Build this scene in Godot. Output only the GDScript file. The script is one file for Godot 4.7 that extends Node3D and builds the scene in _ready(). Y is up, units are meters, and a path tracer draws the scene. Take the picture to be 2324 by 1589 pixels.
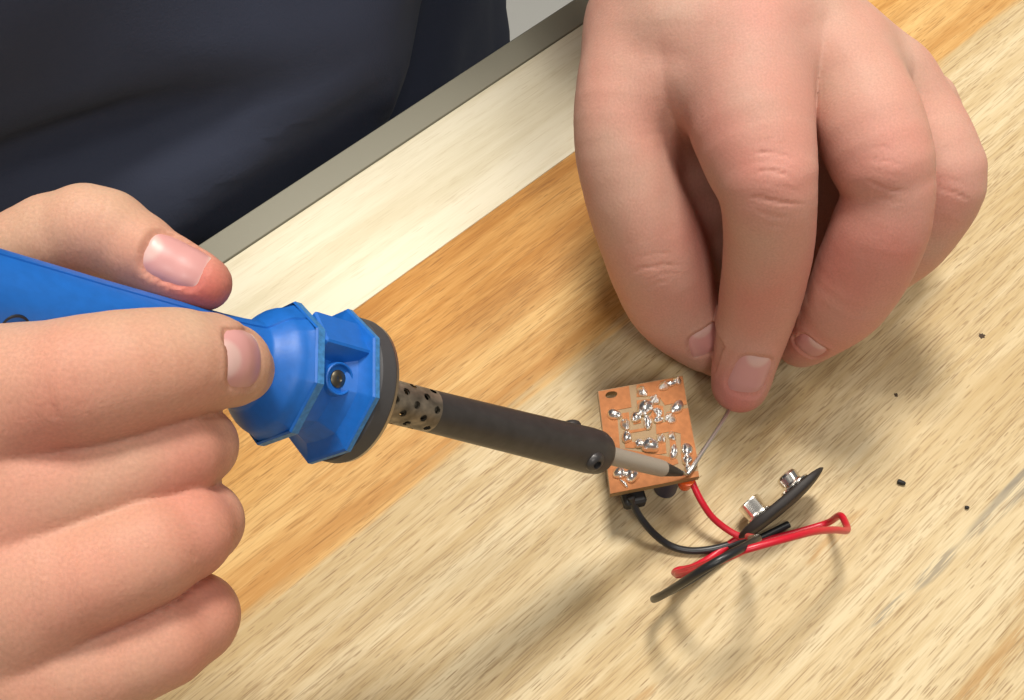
extends Node3D
# A close-up: two hands solder a small circuit board on a wooden bench. 1 unit = 1 m; most shapes are laid out in millimetres.

const FOCAL := 2520.0   # lens, in the units of the sighting coordinates
const CX := 1162.0
const CY := 794.5
const CAM_H := 221.0    # mm above the bench top
const CAM_Z := 127.5
var cam_xf: Transform3D
var U := Vector3(0.7431, 0, -0.6692)   # along the grain of the bench
var V := Vector3(0.6692, 0, 0.7431)    # across it, away from the person
var CELL := 0.55

# ---------------------------------------------------------------- places
func cp(px: float, py: float, d: float) -> Vector3:      # a place in camera axes, mm
	return Vector3((px - CX) / FOCAL * d, -(py - CY) / FOCAL * d, -d)

func cw(v: Vector3) -> Vector3:                          # camera axes (mm) to the scene (m)
	return cam_xf * (v * 0.001)

func P(px: float, py: float, d: float) -> Vector3:
	return cw(cp(px, py, d))

func T(px: float, py: float, h: float) -> Vector3:       # the place on that line of sight h mm above the bench
	var d := (CAM_H - h) / (0.8660254 + 0.5 * (py - CY) / FOCAL)
	return P(px, py, d)

func bench(u: float, v: float, y := 0.0) -> Vector3:     # bench coordinates in mm
	return (U * u + V * v + Vector3(0, y, 0)) * 0.001

# ---------------------------------------------------------------- nodes
var used := {}
func numbered(called: String) -> String:
	if not used.has(called):
		used[called] = 0
		return called
	used[called] += 1
	return "%s_%03d" % [called, used[called]]

func thing(called: String, label: String, category: String, at := Vector3.ZERO, group := "") -> Node3D:
	var o := Node3D.new()
	o.name = numbered(called)
	add_child(o, true)
	o.position = at
	tag(o, label, category, group)
	return o

func tag(o: Node3D, label: String, category: String, group := "") -> void:
	o.set_meta("label", label)
	o.set_meta("category", category)
	if group != "":
		o.set_meta("group", group)

func part(called: String, mesh: Mesh, mat: Material, parent: Node3D) -> MeshInstance3D:
	var o := MeshInstance3D.new()
	o.mesh = mesh
	if mat != null:
		o.material_override = mat
	var k := called
	var i := 0
	while parent.has_node(k):
		i += 1
		k = "%s_%03d" % [called, i]
	o.name = k
	parent.add_child(o, true)
	return o

func origin_of(n: Node3D) -> Vector3:
	var at := Vector3.ZERO
	var k: Node = n
	while k is Node3D and k != self:
		at += (k as Node3D).position
		k = k.get_parent()
	return at

# ---------------------------------------------------------------- meshes
# vertices + triangles -> ArrayMesh; corners sharper than `crease` degrees stay sharp
func finish(vs: PackedVector3Array, ts: PackedInt32Array, crease := 35.0, at := Vector3.ZERO, uvs := PackedVector2Array(), cols := PackedColorArray()) -> ArrayMesh:
	var nt := ts.size() / 3
	var fn := PackedVector3Array()
	fn.resize(nt)
	var touching := []
	touching.resize(vs.size())
	for i in vs.size():
		touching[i] = PackedInt32Array()
	for t in nt:
		var a := vs[ts[t * 3]]
		var b := vs[ts[t * 3 + 1]]
		var c := vs[ts[t * 3 + 2]]
		fn[t] = ((c - a) * 1000.0).cross((b - a) * 1000.0)
		for k in 3:
			touching[ts[t * 3 + k]].append(t)
	var limit := cos(deg_to_rad(crease))
	var ov := PackedVector3Array()
	var on := PackedVector3Array()
	var ou := PackedVector2Array()
	var oc := PackedColorArray()
	var oi := PackedInt32Array()
	var made := {}
	for t in nt:
		var n0 := fn[t].normalized()
		if n0 == Vector3.ZERO:
			continue
		for k in 3:
			var vi := ts[t * 3 + k]
			var n := Vector3.ZERO
			for q in touching[vi]:
				if fn[q].normalized().dot(n0) > limit:
					n += fn[q]
			n = n.normalized()
			var key := [vi, Vector3i(n * 500.0)]
			if not made.has(key):
				made[key] = ov.size()
				ov.append(vs[vi] - at)
				on.append(n)
				if uvs.size():
					ou.append(uvs[vi])
				if cols.size():
					oc.append(cols[vi])
			oi.append(made[key])
	var arr := []
	arr.resize(Mesh.ARRAY_MAX)
	arr[Mesh.ARRAY_VERTEX] = ov
	arr[Mesh.ARRAY_NORMAL] = on
	arr[Mesh.ARRAY_INDEX] = oi
	if uvs.size():
		arr[Mesh.ARRAY_TEX_UV] = ou
	if cols.size():
		arr[Mesh.ARRAY_COLOR] = oc
	var m := ArrayMesh.new()
	m.add_surface_from_arrays(Mesh.PRIMITIVE_TRIANGLES, arr)
	return m

class Soup:
	var vs := PackedVector3Array()
	var ts := PackedInt32Array()
	var uvs := PackedVector2Array()
	var cols := PackedColorArray()
	func v(p: Vector3) -> int:
		vs.append(p)
		return vs.size() - 1
	func tri(a: int, b: int, c: int) -> void:
		ts.append(a); ts.append(b); ts.append(c)
	func quad(a: int, b: int, c: int, d: int) -> void:
		tri(a, b, c); tri(a, c, d)
	func grid(rows: Array, closed: bool) -> void:     # rows of equally many points; faces look out when rows run along and columns turn right-handed about that way
		var first := []
		for r in rows:
			first.append(vs.size())
			for p in r:
				vs.append(p)
		var n: int = rows[0].size()
		for i in rows.size() - 1:
			for j in (n if closed else n - 1):
				var k := (j + 1) % n
				quad(first[i] + j, first[i + 1] + j, first[i + 1] + k, first[i] + k)
	func fan(ring: Array, centre: Vector3, flip: bool) -> void:
		var c := v(centre)
		var f := vs.size()
		for p in ring:
			vs.append(p)
		for j in ring.size():
			var k := (j + 1) % ring.size()
			if flip:
				tri(c, f + k, f + j)
			else:
				tri(c, f + j, f + k)

func ring(c: Vector3, x: Vector3, y: Vector3, r: float, n: int) -> Array:
	var out := []
	for i in n:
		var a := TAU * i / n
		out.append(c + (x * cos(a) + y * sin(a)) * r)
	return out

func across(dir: Vector3) -> Array:
	var x := dir.cross(Vector3.UP if absf(dir.y) < 0.9 else Vector3.RIGHT).normalized()
	return [x, dir.cross(x).normalized()]

# round section swept through smooth points; radii in m
func tube(s: Soup, pts: Array, r: float, sides := 12, steps := 6, radii := []) -> void:
	var path := []
	var rr := []
	for i in pts.size() - 1:
		var p0: Vector3 = pts[maxi(i - 1, 0)]
		var p1: Vector3 = pts[i]
		var p2: Vector3 = pts[i + 1]
		var p3: Vector3 = pts[mini(i + 2, pts.size() - 1)]
		for k in steps:
			var t := float(k) / steps
			path.append(p1.cubic_interpolate(p2, p0, p3, t))
			rr.append(lerpf(radii[i], radii[i + 1], t) if radii.size() else r)
	path.append(pts[-1])
	rr.append(radii[-1] if radii.size() else r)
	var rows := []
	var x := Vector3.ZERO
	for i in path.size():
		var dir: Vector3 = (path[mini(i + 1, path.size() - 1)] - path[maxi(i - 1, 0)]).normalized()
		if x == Vector3.ZERO:
			x = across(dir)[0]
		x = (x - dir * x.dot(dir)).normalized()
		rows.append(ring(path[i], x, dir.cross(x), rr[i], sides))
	s.grid(rows, true)
	s.fan(rows[0], path[0], true)
	s.fan(rows[-1], path[-1], false)

# profile: [along, radius] pairs in mm from `o` along `dir`
func lathe(s: Soup, o: Vector3, dir: Vector3, profile: Array, sides := 32, x0 := Vector3.ZERO, form := "round", ph := 0.0) -> void:
	var x: Vector3 = across(dir)[0] if x0 == Vector3.ZERO else (x0 - dir * x0.dot(dir)).normalized()
	var y := dir.cross(x)
	var rows := []
	for p in profile:
		var row := []
		for i in sides:
			var a := TAU * i / sides
			var r := radius_at(form, p, a, ph)
			row.append(o + (dir * p[0] + (x * cos(a) + y * sin(a)) * r) * 0.001)
		rows.append(row)
	s.grid(rows, true)

func radius_at(form: String, p: Array, a: float, ph: float) -> float:
	var r: float = p[1]
	match form:
		"lumpy":
			r *= 1.0 + 0.09 * sin(a * 2 + ph) + 0.06 * sin(a * 3 + ph * 2)
		"shred":
			r *= 1.0 + 0.12 * sin(a * 3 + p[0])
		"hex":
			var k := fposmod(a, TAU / 6) - TAU / 12
			r *= lerpf(1.0, 0.9 / cos(k), p[2])
		"oct":
			var k := fposmod(a, TAU / 8) - TAU / 16
			r = lerpf(r, r * 0.955 / cos(k), p[2])
			if p.size() > 3 and p[3] > 0 and absf(wrapf(a - PARTING, -PI, PI)) < 0.02:   # the parting line of the two halves
				r -= 0.28
	return r

# flat outline (counter-clockwise seen from n) given depth; bevel in m
func prism(s: Soup, outline: Array, n: Vector3, depth: float, bevel := 0.0) -> void:
	var flat := PackedVector2Array()
	var ax: Vector3 = (outline[1] - outline[0]).normalized()
	ax = (ax - n * ax.dot(n)).normalized()
	var ay := n.cross(ax)
	for p in outline:
		flat.append(Vector2((p - outline[0]).dot(ax), (p - outline[0]).dot(ay)) * 1000.0)
	var c := outline.size()
	if Geometry2D.is_polygon_clockwise(flat):
		flat.reverse()
		outline = outline.duplicate()
		outline.reverse()
	var tris := Geometry2D.triangulate_polygon(flat)
	var top := []
	if bevel > 0.0:
		var small := Geometry2D.offset_polygon(flat, -bevel * 1000.0, Geometry2D.JOIN_MITER)
		if small.size() == 1 and small[0].size() == c:
			# match the starts
			var best := 0
			for i in c:
				if small[0][i].distance_to(flat[0]) < small[0][best].distance_to(flat[0]):
					best = i
			for i in c:
				var q: Vector2 = small[0][(best + i) % c] * 0.001
				top.append(outline[0] * 0.0 + _flat_origin(outline, flat, ax, ay) + ax * q.x + ay * q.y)
	var rows := []
	rows.append(outline.map(func(p): return p - n * depth))
	rows.append(outline.map(func(p): return p - n * (bevel if top.size() else 0.0)))
	if top.size():
		rows.append(top)
	s.grid(rows, true)
	var f := s.vs.size()
	for p in rows[-1]:
		s.vs.append(p)
	var g := s.vs.size()
	for p in rows[0]:
		s.vs.append(p)
	for i in range(0, tris.size(), 3):
		s.tri(f + tris[i], f + tris[i + 1], f + tris[i + 2])
		s.tri(g + tris[i], g + tris[i + 2], g + tris[i + 1])

func _flat_origin(outline: Array, flat: PackedVector2Array, ax: Vector3, ay: Vector3) -> Vector3:
	return outline[0] - ax * flat[0].x * 0.001 - ay * flat[0].y * 0.001

func slab(s: Soup, c: Vector3, x: Vector3, y: Vector3, z: Vector3, bevel := 0.0003) -> void:   # x, y, z: half edges in m
	var hx := x.length() - bevel
	var hy := y.length() - bevel
	var xn := x.normalized()
	var yn := y.normalized()
	var zn := z.normalized()
	var hz := z.length()
	var rows := []
	for k in [[-hz, 0.0], [-hz + bevel, bevel], [hz - bevel, bevel], [hz, 0.0]]:
		var row := []
		for q in [[1, 1, 0], [1, 1, 1], [-1, 1, 1], [-1, 1, 0], [-1, -1, 0], [-1, -1, 1], [1, -1, 1], [1, -1, 0]]:
			var e: float = k[1]
			var dx: float = q[0] * (hx + (e if q[2] == (0 if q[0] * q[1] > 0 else 0) else 0.0))
			var dy: float = q[1] * (hy + (e if q[2] == 1 else 0.0))
			if q[2] == 1:
				dx = q[0] * hx
			else:
				dy = q[1] * hy
			row.append(c + xn * dx + yn * dy + zn * k[0])
		rows.append(row)
	s.grid(rows, true)
	s.fan(rows[0], c - zn * hz, true)
	s.fan(rows[-1], c + zn * hz, false)

func done(s: Soup, crease := 35.0, at := Vector3.ZERO) -> ArrayMesh:
	return finish(s.vs, s.ts, crease, at, s.uvs, s.cols)

# ---------------------------------------------------------------- materials
func lin(r: float, g: float, b: float) -> Color:
	return Color(r, g, b).linear_to_srgb()

func mat(c: Color, rough: float, metal := 0.0, spec := 0.5) -> StandardMaterial3D:
	var m := StandardMaterial3D.new()
	m.albedo_color = c
	m.roughness = rough
	m.metallic = metal
	m.metallic_specular = spec
	return m

func speckle(freq: float, octaves: int, sd: int, size := 256, contrast := 1.0) -> NoiseTexture2D:
	var n := FastNoiseLite.new()
	n.noise_type = FastNoiseLite.TYPE_SIMPLEX_SMOOTH
	n.frequency = freq
	n.fractal_octaves = octaves
	n.seed = sd
	var t := NoiseTexture2D.new()
	t.width = size
	t.height = size
	t.seamless = true
	t.noise = n
	if contrast != 1.0:
		var g := Gradient.new()
		g.set_color(0, Color(1.0 - contrast, 1.0 - contrast, 1.0 - contrast))
		g.set_color(1, Color.WHITE)
		t.color_ramp = g
	return t

func grain(m: StandardMaterial3D, tex: Texture2D, per_mm: float, height_mm: float) -> void:   # fine relief, in the object's own axes
	m.heightmap_enabled = true
	m.heightmap_texture = tex
	m.heightmap_scale = height_mm * 0.1
	m.uv1_triplanar = true
	m.uv1_scale = Vector3.ONE * per_mm * 1000.0

# ---------------------------------------------------------------- wood
# a board's face, w x h texels: tones along the grain, fine fibres, and the short thin pores of the timber
# zones: [first row, last row, pale colour, dark colour, pore colour, pore strength]; marks: [x, y, half length, half width, lean, colour, amount]
func wood_image(sd: int, w: int, h: int, per_mm: float, zones: Array, pores: int, marks := []) -> Image:
	var rng := RandomNumberGenerator.new()
	rng.seed = sd
	var layers := []
	for k in [[int(w / 90.0), int(h / 5.0), 0.05, 3], [int(w / 30.0), int(h / 2.0), 0.10, 2], [int(w / 20.0), h, 0.45, 2], [int(w / 40.0), int(h / 12.0), 0.08, 3]]:
		var n := FastNoiseLite.new()
		n.noise_type = FastNoiseLite.TYPE_SIMPLEX_SMOOTH
		n.seed = sd + k[0]
		n.frequency = k[2]
		n.fractal_octaves = k[3]
		var im := n.get_seamless_image(k[0], k[1], false, false, 0.15, true)
		im.convert(Image.FORMAT_L8)
		im.resize(w, h, Image.INTERPOLATE_CUBIC)
		layers.append(im.get_data())
	var a: PackedByteArray = layers[0]
	var b: PackedByteArray = layers[1]
	var c: PackedByteArray = layers[2]
	var e: PackedByteArray = layers[3]
	var dk := PackedFloat32Array()
	dk.resize(w * h)
	for i in pores:
		var x0 := rng.randi_range(0, w - 1)
		var y0 := rng.randf_range(0, h - 1)
		var crowd := e[int(y0) * w + x0] / 255.0
		if rng.randf() > 0.25 + 1.1 * crowd * crowd:
			continue
		var long := int(per_mm * (rng.randf_range(1.6, 6.0) if rng.randf() < 0.75 else rng.randf_range(6.0, 13.0)))
		var wide := per_mm * rng.randf_range(0.01, 0.085)
		var deep := rng.randf_range(0.2, 0.85) * rng.randf_range(0.5, 1.0)
		var lean := rng.randf_range(-0.035, 0.035)
		for x in long:
			var t := float(x) / long
			var ee := deep * minf(1.0, 3.0 * minf(t, 1.0 - t) + 0.1)
			var yc := y0 + lean * x
			for y in range(int(yc - wide - 1), int(yc + wide + 2)):
				var f := clampf(wide + 0.5 - absf(y - yc), 0.0, 1.0)
				var at := posmod(y, h) * w + (x0 + x) % w
				dk[at] = maxf(dk[at], ee * f)
	var out := PackedByteArray()
	out.resize(w * h * 3)
	for y in h:
		for x in w:
			var i := y * w + x
			# which zone: the borders wander with the grain
			var yy := y + (a[i] - 128) * 0.02 * per_mm + (b[i] - 128) * 0.012 * per_mm
			var z: Array = zones[0]
			var p: Color = z[1]
			var d: Color = z[2]
			var o: Color = z[3]
			var ps: float = z[4]
			for q in zones:
				var m := smoothstep((q[0] - q[5]) * per_mm, (q[0] + q[5]) * per_mm, yy) if q[0] > 0.0 else 0.0
				if m > 0.0:
					p = p.lerp(q[1], m)
					d = d.lerp(q[2], m)
					o = o.lerp(q[3], m)
					ps = lerpf(ps, q[4], m)
			var t := clampf((a[i] - 128) * 0.0048 + (b[i] - 128) * 0.0030 + (c[i] - 128) * 0.0026 + 0.45, 0.0, 1.0)
			var k := dk[i] * ps
			out[i * 3] = int(lerpf(lerpf(p.r, d.r, t), o.r, k) * 255)
			out[i * 3 + 1] = int(lerpf(lerpf(p.g, d.g, t), o.g, k) * 255)
			out[i * 3 + 2] = int(lerpf(lerpf(p.b, d.b, t), o.b, k) * 255)
	for m in marks:
		var cx: float = m[0] * per_mm
		var cy: float = m[1] * per_mm
		var hl: float = m[2] * per_mm
		var hw: float = m[3] * per_mm
		for x in range(int(cx - hl), int(cx + hl)):
			var yc: float = cy + (x - cx) * m[4]
			for y in range(int(yc - hw), int(yc + hw)):
				var q := Vector2((x - cx) / hl, (y - yc) / hw).length()
				if q < 1.0 and y >= 0 and y < h:
					var i := y * w + posmod(x, w)
					var f: float = m[6] * smoothstep(1.0, 0.5, q) * clampf((b[i] + c[i] - 195) / 70.0, 0.0, 1.0)
					var col: Color = m[5]
					out[i * 3] = int(lerpf(out[i * 3], col.r * 255, f))
					out[i * 3 + 1] = int(lerpf(out[i * 3 + 1], col.g * 255, f))
					out[i * 3 + 2] = int(lerpf(out[i * 3 + 2], col.b * 255, f))
	return Image.create_from_data(w, h, false, Image.FORMAT_RGB8, out)

func wood(im: Image) -> StandardMaterial3D:
	var m := mat(Color.WHITE, 0.62, 0.0, 0.38)
	m.albedo_texture = ImageTexture.create_from_image(im)
	m.heightmap_enabled = true
	m.heightmap_texture = m.albedo_texture
	m.heightmap_scale = 0.004
	return m

# ================================================================ the scene
func _ready() -> void:
	# camera
	var cam := Camera3D.new()
	cam.name = "camera"
	cam.fov = rad_to_deg(2.0 * atan(CY / FOCAL))
	cam.near = 0.01
	cam.far = 20.0
	cam.position = Vector3(0, CAM_H, CAM_Z) * 0.001
	cam.rotation_degrees = Vector3(-60, 0, 0)
	add_child(cam)
	cam.current = true
	cam_xf = cam.transform
	# the dim room all round, and the exposure
	var env := Environment.new()
	env.background_mode = Environment.BG_COLOR
	env.background_color = lin(0.74, 0.73, 0.72)
	env.background_energy_multiplier = 0.22
	env.tonemap_mode = Environment.TONE_MAPPER_LINEAR
	env.tonemap_exposure = 0.84
	env.sdfgi_enabled = true
	env.ssao_enabled = true
	env.ssil_enabled = true
	var we := WorldEnvironment.new()
	we.name = "environment"
	we.environment = env
	add_child(we)
	# ceiling lamps
	ceiling_lamp(Vector3(-0.02, 1.80, -0.78), 0.40, 4.5, "square white ceiling lamp over the far side of the bench")
	ceiling_lamp(Vector3(0.35, 1.80, 1.15), 0.46, 1.3, "wider square white ceiling lamp in front of the near long side of the bench")
	ceiling_lamp(Vector3(-0.80, 1.85, 0.30), 0.40, 0.40, "square white ceiling lamp over the left end of the bench")
	ceiling_lamp(Vector3(0.85, 1.75, -0.40), 0.40, 0.75, "square white ceiling lamp over the right end of the bench")

	room_floor()
	workbench()
	circuit_board()
	battery_clip()
	soldering_iron()
	solder_and_crumbs()
	person()

func ceiling_lamp(at: Vector3, side: float, energy: float, label: String) -> void:
	var aim := Vector3(0.0, 0.0, -0.03)
	var z := (at - aim).normalized()
	var o := thing("ceiling_lamp", label, "ceiling lamp", at, "square ceiling lamps above the bench")
	o.basis = Basis.looking_at(-z, Vector3.FORWARD)
	var s := Soup.new()
	slab(s, Vector3(0, 0, 0.03), Vector3(side / 2 + 0.03, 0, 0), Vector3(0, side / 2 + 0.03, 0), Vector3(0, 0, 0.03), 0.004)
	part("housing", done(s), mat(lin(0.7, 0.7, 0.7), 0.5), o)
	s = Soup.new()
	slab(s, Vector3(0, 0, -0.004), Vector3(side / 2, 0, 0), Vector3(0, side / 2, 0), Vector3(0, 0, 0.004), 0.002)
	var g := mat(Color.WHITE, 0.6)
	g.emission_enabled = true
	g.emission = Color(1.0, 0.97, 0.92)
	g.emission_energy_multiplier = 2.0
	part("diffuser", done(s), g, o)
	var l := AreaLight3D.new()
	l.name = "lamp_light"
	l.area_size = Vector2(side, side)
	l.area_normalize_energy = true
	l.light_energy = energy
	l.light_color = Color(1.0, 0.975, 0.935)
	l.shadow_enabled = true
	l.area_range = 8.0
	l.area_attenuation = 2.0
	l.position = Vector3(0, 0, -0.02)
	o.add_child(l)

func room_floor() -> void:
	var s := Soup.new()
	slab(s, Vector3(0, -0.92, -0.6), Vector3(1.6, 0, 0), Vector3(0, 0, -1.6), Vector3(0, 0.02, 0), 0.002)
	var m := mat(lin(0.5, 0.5, 0.47), 0.6)
	grain(m, speckle(0.05, 4, 5, 256), 0.004, 0.2)
	var o := part("floor", done(s), m, self)
	o.set_meta("kind", "structure")
	o.set_meta("label", "pale grey floor seen past the bench edge")

# ---------------------------------------------------------------- the bench
func workbench() -> void:
	var corner := bench(-64.5, -64.5, -40.0)
	var o := thing("workbench", "wooden workbench top of pale and orange staves with grey edge band", "workbench", corner)
	var grey := Color(0.50, 0.475, 0.43)
	var tan_ := Color(0.70, 0.54, 0.34)
	var heart := [Color(0.83, 0.64, 0.37), Color(0.70, 0.475, 0.20), Color(0.44, 0.27, 0.10)]
	var heart2 := [Color(0.85, 0.70, 0.46), Color(0.73, 0.535, 0.29), Color(0.45, 0.29, 0.13)]
	var sap := [Color(0.835, 0.765, 0.62), Color(0.74, 0.64, 0.465), Color(0.44, 0.32, 0.20)]
	var marks := []
	for q in [[186, 131, 22, 1.5, 0.03], [160, 130, 9, 1.1, 0.02], [206, 132, 13, 1.8, 0.0], [222, 134, 16, 1.6, 0.05], [146, 129, 7, 0.6, 0.02], [240, 134, 14, 1.3, 0.0], [196, 129.6, 18, 0.5, 0.03]]:
		marks.append([q[0], q[1], q[2], q[3] * 1.6, q[4], grey, 0.55])
	for q in [[190, 146, 30, 3.0, 0.0], [150, 150, 24, 2.5, 0.0], [225, 150, 30, 4.0, 0.02], [175, 158, 26, 2.6, 0.0], [212, 158, 20, 2.4, -0.01], [150, 112, 12, 2.0, 0.0], [80, 112, 10, 1.4, 0.0], [95, 108, 7, 1.2, 0.0], [88, 118, 9, 1.0, 0.0]]:
		marks.append([q[0], q[1], q[2], q[3], q[4], tan_, 0.55])
	var broad := wood(wood_image(22, 2048, 1280, 6.4, [[0.0, heart[0], heart[1], heart[2], 0.9, 1.0], [22.0, heart2[0], heart2[1], heart2[2], 0.9, 7.0], [44.5, sap[0], sap[1], sap[2], 1.0, 1.3]], 60000, marks))
	var pale := wood(wood_image(11, 2048, 256, 6.4, [[0.0, Color(0.90, 0.87, 0.775), Color(0.845, 0.805, 0.69), Color(0.70, 0.62, 0.47), 0.55, 1.0]], 5000))
	var edges := [-64.35, -33.0, 167.0, 367.0]
	for i in edges.size() - 1:
		var s := Soup.new()
		var a: float = edges[i] + 0.03
		var b: float = edges[i + 1] - 0.03
		# a stave with slightly eased edges; its face carries the grain
		var prof := [[a, -30.0], [a, -0.12], [a + 0.12, 0.0], [b - 0.12, 0.0], [b, -0.12], [b, -30.0]]
		for e in [-420.0, 520.0]:
			for q in prof:
				s.vs.append(bench(e, q[0], q[1] + 0.0))
				s.uvs.append(Vector2((e + 130.0) / 320.0, (q[0] - a) / (40.0 if i == 0 else 200.0)))
		for j in 6:
			var k := (j + 1) % 6
			s.quad(j, k, 6 + k, 6 + j)
		s.quad(0, 5, 4, 1); s.quad(1, 4, 3, 2)
		s.quad(6, 7, 10, 11); s.quad(7, 8, 9, 10)
		part("stave", done(s, 20.0, corner), pale if i == 0 else broad, o)
	var s2 := Soup.new()
	slab(s2, bench(50, -69.0, -15.1), U * 0.47, V * 0.0045, Vector3(0, 0.0149, 0), 0.0006)
	var metal := mat(lin(0.25, 0.238, 0.18), 0.5)
	grain(metal, speckle(0.09, 3, 3, 256), 0.05, 0.01)
	part("edge_band", done(s2, 50.0, corner), metal, o)
	# small burns in the varnish
	for q in [[2228, 762, 0.95], [2034, 897, 0.6]]:
		var b := Soup.new()
		var c := T(q[0], q[1], 0.0)
		var rng := RandomNumberGenerator.new()
		rng.seed = int(q[0])
		var rim := []
		for i in 18:
			var ang := TAU * i / 18
			rim.append(c + (Vector3(cos(ang), 0, sin(ang)) * rng.randf_range(0.45, 1.0) * q[2]) * 0.001 + Vector3(0, 0.00003, 0))
		b.fan(rim, c + Vector3(0, 0.00012, 0), true)
		part("burn_mark", done(b, 60.0, corner), mat(lin(0.06, 0.035, 0.018), 0.8), o)

# ---------------------------------------------------------------- the board
func board_at(x: float, y: float, h := 12.6) -> Vector3:     # sighting coordinates of a close look at the board
	return T((1650.0 + x / 3.973) * 0.7924, (1050.0 + y / 3.973) * 0.7924, h)

func outline_of(pts: Array, h: float) -> Array:
	return pts.map(func(q): return board_at(q[0], q[1], h))

func holed(pts: Array, hole: Array) -> Array:      # an outline less a hole, as two simple outlines
	var a := PackedVector2Array(pts.map(func(q): return Vector2(q[0], q[1])))
	var b := PackedVector2Array(hole.map(func(q): return Vector2(q[0], q[1])))
	var mid := 0.0
	for q in b:
		mid += q.x / b.size()
	var out := []
	for side in [PackedVector2Array([Vector2(-999, -999), Vector2(mid, -999), Vector2(mid, 2999), Vector2(-999, 2999)]), PackedVector2Array([Vector2(mid, -999), Vector2(2999, -999), Vector2(2999, 2999), Vector2(mid, 2999)])]:
		for half in Geometry2D.intersect_polygons(a, side):
			for q in Geometry2D.clip_polygons(half, b):
				var l := []
				for v in q:
					l.append([v.x, v.y])
				out.append(l)
	return out

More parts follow.
